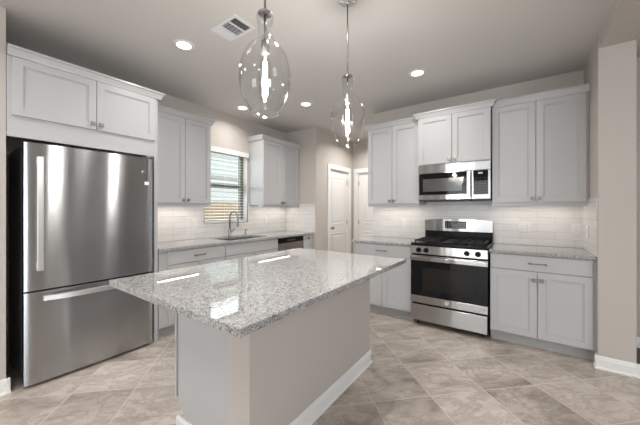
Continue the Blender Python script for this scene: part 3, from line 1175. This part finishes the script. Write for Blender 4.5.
b.prism([(IX1 + d, z_) for d, z_ in pr], 'y', IY0 - 0.014, IY1 + 0.014)
b.prism([(IY1 + d, z_) for d, z_ in pr], 'x', IXW, IX1 + 0.014)
shift(b, io).build('baseboard', 'trim', isl)
b = MB()
b.prism([(IY0, 0), (IY0 - 0.018, 0), (IY0 - 0.018, 0.045), (IY0 - 0.008, 0.06), (IY0, 0.06)], 'x', IX0 + 0.012, IX1 + 0.014)
shift(b, io).build('base_molding', 'trim', isl)

# ------------------------------------------------------------------ pendants
PROF = [(0.036, 2.250), (0.041, 2.240), (0.040, 2.222), (0.035, 2.195), (0.0325, 2.165), (0.036, 2.140), (0.052, 2.115), (0.080, 2.085),
        (0.104, 2.045), (0.117, 2.000), (0.1225, 1.950), (0.120, 1.905), (0.112, 1.865), (0.098, 1.830), (0.082, 1.800), (0.070, 1.782), (0.066, 1.773)]
PROF = [(a * 0.958, 1.309 + (b_ - 1.309) * 0.958) for a, b_ in PROF]


def smooth_prof(p, n_=4):
    out = []
    for i in range(len(p) - 1):
        p0, p1, p2, p3 = p[max(i - 1, 0)], p[i], p[i + 1], p[min(i + 2, len(p) - 1)]
        for k in range(n_):
            t_ = k / n_
            out.append(tuple(0.5 * (2 * p1[j] + (p2[j] - p0[j]) * t_ + (2 * p0[j] - 5 * p1[j] + 4 * p2[j] - p3[j]) * t_ * t_ + (3 * p1[j] - p0[j] - 3 * p2[j] + p3[j]) * t_ ** 3) for j in (0, 1)))
    out.append(p[-1])
    return out


def pendant(label, x, y):
    r = thing('pendant_light', label, 'pendant light', (x, y, H), 0, 'glass pendants over the island')

    def z(prof):
        return [(a, b_ - H) for a, b_ in prof]
    MB().lathe(0, 0, z([(0.001, H), (0.063, H - 0.001), (0.063, H - 0.016), (0.055, H - 0.024), (0.012, H - 0.028), (0.008, H - 0.045)]), 28, cap=False).build('canopy', 'chrome', r)
    MB().lathe(0, 0, z([(0.0055, H - 0.03), (0.0055, 2.2248)]), 10).build('rod', 'nickel', r)
    cap = MB().lathe(0, 0, z([(0.006, 2.2344), (0.012, 2.2277), (0.028, 2.2181), (0.034, 2.2124), (0.032, 2.2095), (0.008, 2.2086)]), 24).build('cap', 'nickel', r)
    MB().lathe(0, 0, z([(0.006, 2.2057), (0.006, 2.0859)]), 10).build('stem', 'nickel', cap)
    so_ = MB().lathe(0, 0, z([(0.008, 2.0907), (0.019, 2.084), (0.021, 2.0285), (0.017, 2.0237)]), 18).build('socket', 'nickel', r)
    outer = smooth_prof(PROF)
    inner = [(a - 0.0025, b_) for a, b_ in outer][::-1]
    rim = [(0.0645, 1.7497)]
    MB().lathe(0, 0, z(outer + rim + inner), 48, cap=False).build('glass_shade', 'glass', r)
    bulb = MB().lathe(0, 0, z([(0.013, 2.0256), (0.016, 2.0045), (0.026, 1.971), (0.029, 1.9231), (0.027, 1.856), (0.020, 1.8177), (0.008, 1.8033), (0.0005, 1.8014)]), 20, cap=False).build('bulb', 'glass', r)
    fl = MB()
    for k in range(4):
        a = k * PI / 2 + 0.4
        fl.tube([(0.006 * math.cos(a), 0.006 * math.sin(a), 1.9901 - H), (0.010 * math.cos(a), 0.010 * math.sin(a), 1.8321 - H)], 0.0022, 6)
    fl.build('filament', 'filament', bulb)
    li = bpy.data.lights.new('pendant_glow', 'POINT')
    li.energy = PEND_W
    li.color = (1.0, 0.96, 0.92)
    li.shadow_soft_size = 0.02
    lo = bpy.data.objects.new('pendant_glow', li)
    lo.location = (0, 0, 1.9135 - H)
    lo.parent = r
    C.objects.link(lo)
    return r


pendant('clear glass teardrop pendant above the near end of the island, hanging closest', -0.958, 0.936)
pendant('clear glass teardrop pendant above the far end of the island, on its full visible rod', -0.958, 1.708)


# ------------------------------------------------------------------ recessed ceiling lights
def can(label, x, y, power=CAN_W):
    r = thing('recessed_light', label, 'ceiling light', (x, y, H), 0, 'round recessed ceiling lights')
    MB().lathe(0, 0, [(0.058, -0.001), (0.058, -0.006), (0.064, -0.009), (0.084, -0.006), (0.088, -0.0005)], 32, cap=False).build('trim_ring', 'white', r)
    MB().lathe(0, 0, [(0.0595, -0.0012), (0.0595, -0.0045), (0.001, -0.0048)], 32, cap=False).build('lens', 'lens', r)
    li = bpy.data.lights.new('recessed_glow', 'AREA')
    li.shape = 'DISK'
    li.size = 0.11
    li.energy = power
    li.color = CAN_COL
    li.spread = math.radians(150)
    lo = bpy.data.objects.new('recessed_glow', li)
    lo.location = (0, 0, -0.012)
    lo.parent = r
    C.objects.link(lo)
    return r


can('recessed ceiling light nearest the air vent', -2.379, 1.352)
can('recessed ceiling light over the floor in front of the range', -0.89, 3.072, 8.5)
can('recessed ceiling light above the sink close to the window wall', -3.18, 2.674, 6.0)
can('recessed ceiling light between the far pendant and the corner cabinet', -2.372, 3.085)
# outside the frame: first completes the grid, living-side ones are added for their light
can('recessed ceiling light above the viewer, outside the frame', -0.89, 1.352)
can('added recessed fill light left of the viewer, outside the frame', -2.379, -0.4, LIV_FILL_W)
can('added recessed fill light close behind the viewer, outside the frame', -0.89, -0.7, LIV_FILL_W)
can('added recessed fill light far behind the viewer on the left, outside the frame', -2.379, -2.3, LIV_FILL_W)
can('added recessed fill light far behind the viewer, outside the frame', -0.4, -2.5, LIV_FILL_W)
can('added recessed fill light over the living side past the beam, outside the frame', 2.2, 0.6, 7.0)
can('added recessed light of the living side nearer the pier, outside the frame', 2.2, 2.5, 7.0)  # added to draw a streak on the fridge steel
can('recessed ceiling light in the hall by the pantry door', -2.2, 4.75, 19.0)

# under-cabinet strips
UC = [('thin lit strip under the wall cabinet right of the microwave', (0.12, YW - 0.16), 0, 0.66), ('thin lit strip under the wall cabinet left of the microwave', (-1.39, YW - 0.16), 0, 0.60),
      ('thin lit strip under the wall cabinet left of the window', (XL + 0.16, 1.82), LEFT, 0.66), ('thin lit strip under the corner wall cabinet right of the window', (XL + 0.16, 3.576), LEFT, 0.78)]
for lb, (x, y), rz, ln in UC:
    r = thing('cabinet_strip_light', lb, 'strip light', (x, y, ZU), rz, 'strip lights under the wall cabinets')
    MB().box(-ln / 2, ln / 2, -0.018, 0.018, -0.014, 0.0, 0.002).build('housing', 'white', r)
    MB().box(-ln / 2 + 0.01, ln / 2 - 0.01, -0.012, 0.012, -0.0155, -0.0135).build('diffuser', 'strip', r)
    li = bpy.data.lights.new('strip_glow', 'AREA')
    li.shape = 'RECTANGLE'
    li.size, li.size_y = ln - 0.02, 0.024
    li.energy = STRIP_W * (1.5 if rz else 1.0)
    li.color = (1.0, 0.90, 0.80)
    lo = bpy.data.objects.new('strip_glow', li)
    lo.location = (0, 0, -0.018)
    lo.parent = r
    C.objects.link(lo)

# ------------------------------------------------------------------ ceiling vent
vt = thing('ceiling_vent', 'white rectangular ceiling air vent with dark slots', 'vent', (-1.85, 1.455, H))
b = MB()
ax, ay = 0.150, 0.100
b.box(-ax, ax, -ay, -ay + 0.024, -0.008, 0).box(-ax, ax, ay - 0.024, ay, -0.008, 0)
b.box(-ax, -ax + 0.024, -ay + 0.024, ay - 0.024, -0.008, 0).box(ax - 0.024, ax, -ay + 0.024, ay - 0.024, -0.008, 0)
b.build('frame', 'white', vt)
MB().box(-ax + 0.02, ax - 0.02, -ay + 0.02, ay - 0.02, -0.0015, -0.0005).build('duct', 'void', vt)
b = MB()
# centre bank runs one way, side banks the other
for i in range(5):
    y = -0.062 + i * 0.031
    b.box(-0.048, 0.048, y - 0.0012, y + 0.0012, -0.006, -0.002)
for i in range(4):
    x = -0.036 + i * 0.024
    b.box(x - 0.0010, x + 0.0010, -ay + 0.024, ay - 0.024, -0.006, -0.002)
for x in (-0.05, 0.05):
    b.box(x - 0.005, x + 0.005, -ay + 0.024, ay - 0.024, -0.008, -0.002)
for sgn in (-1, 1):
    for i in range(7):
        x = sgn * (0.062 + i * 0.0105)
        b.prism([(x + sgn * 0.0075, -0.0085), (x, -0.002), (x + sgn * 0.0015, -0.002), (x + sgn * 0.009, -0.0085)], 'y', -ay + 0.024, ay - 0.024)
b.build('louvre', 'grille', vt)


# ------------------------------------------------------------------ outlets and the control box past the pier
def outlet(label, loc, rz, gangs=1, group='white wall outlets'):
    r = thing('wall_outlet', label, 'outlet', loc, rz, group)
    w_ = 0.072 if gangs == 1 else 0.118
    MB().box(-w_ / 2, w_ / 2, -0.006, 0.0, -0.058, 0.058, 0.003).build('cover_plate', 'white', r)
    for k in range(gangs):
        x = 0.0 if gangs == 1 else (-0.023 + 0.046 * k)
        s_ = MB().box(x - 0.0165, x + 0.0165, -0.0085, -0.005, -0.034, 0.034, 0.002).build('socket', 'white', r)
        q = MB()
        for zz in (-0.018, 0.018):
            q.box(x - 0.007, x - 0.005, -0.009, -0.0083, zz - 0.004, zz + 0.005).box(x + 0.005, x + 0.007, -0.009, -0.0083, zz - 0.004, zz + 0.005)
        q.build('slots', 'slot', s_)
    return r


TY = YW - 0.009
outlet('wide two-gang outlet on the backsplash right of the range', (0.018, TY, 1.115), 0, 2)
outlet('single outlet on the backsplash near the pier', (0.445, TY, 1.105), 0)
outlet('outlet seen edge-on on the tiled side of the pier', (XR - 0.009, 3.70, 1.10), -PI / 2)
outlet('single outlet on the backsplash left of the range', (-1.33, TY, 1.12), 0)
outlet('outlet on the backsplash under the wall cabinet left of the window', (XL + 0.009, 2.16, 1.12), LEFT)
outlet('outlet on the backsplash between the window and the far corner', (XL + 0.009, 3.50, 1.12), LEFT)
cb = thing('wall_control_box', 'small white control box on the wall just past the pier', 'thermostat', (0.80, YW, 1.57))
MB().box(-0.05, 0.05, -0.025, 0.0, -0.075, 0.075, 0.004).build('housing', 'white', cb)
MB().box(-0.035, 0.035, -0.027, -0.0245, -0.03, 0.05, 0.001).build('screen', 'toe', cb)
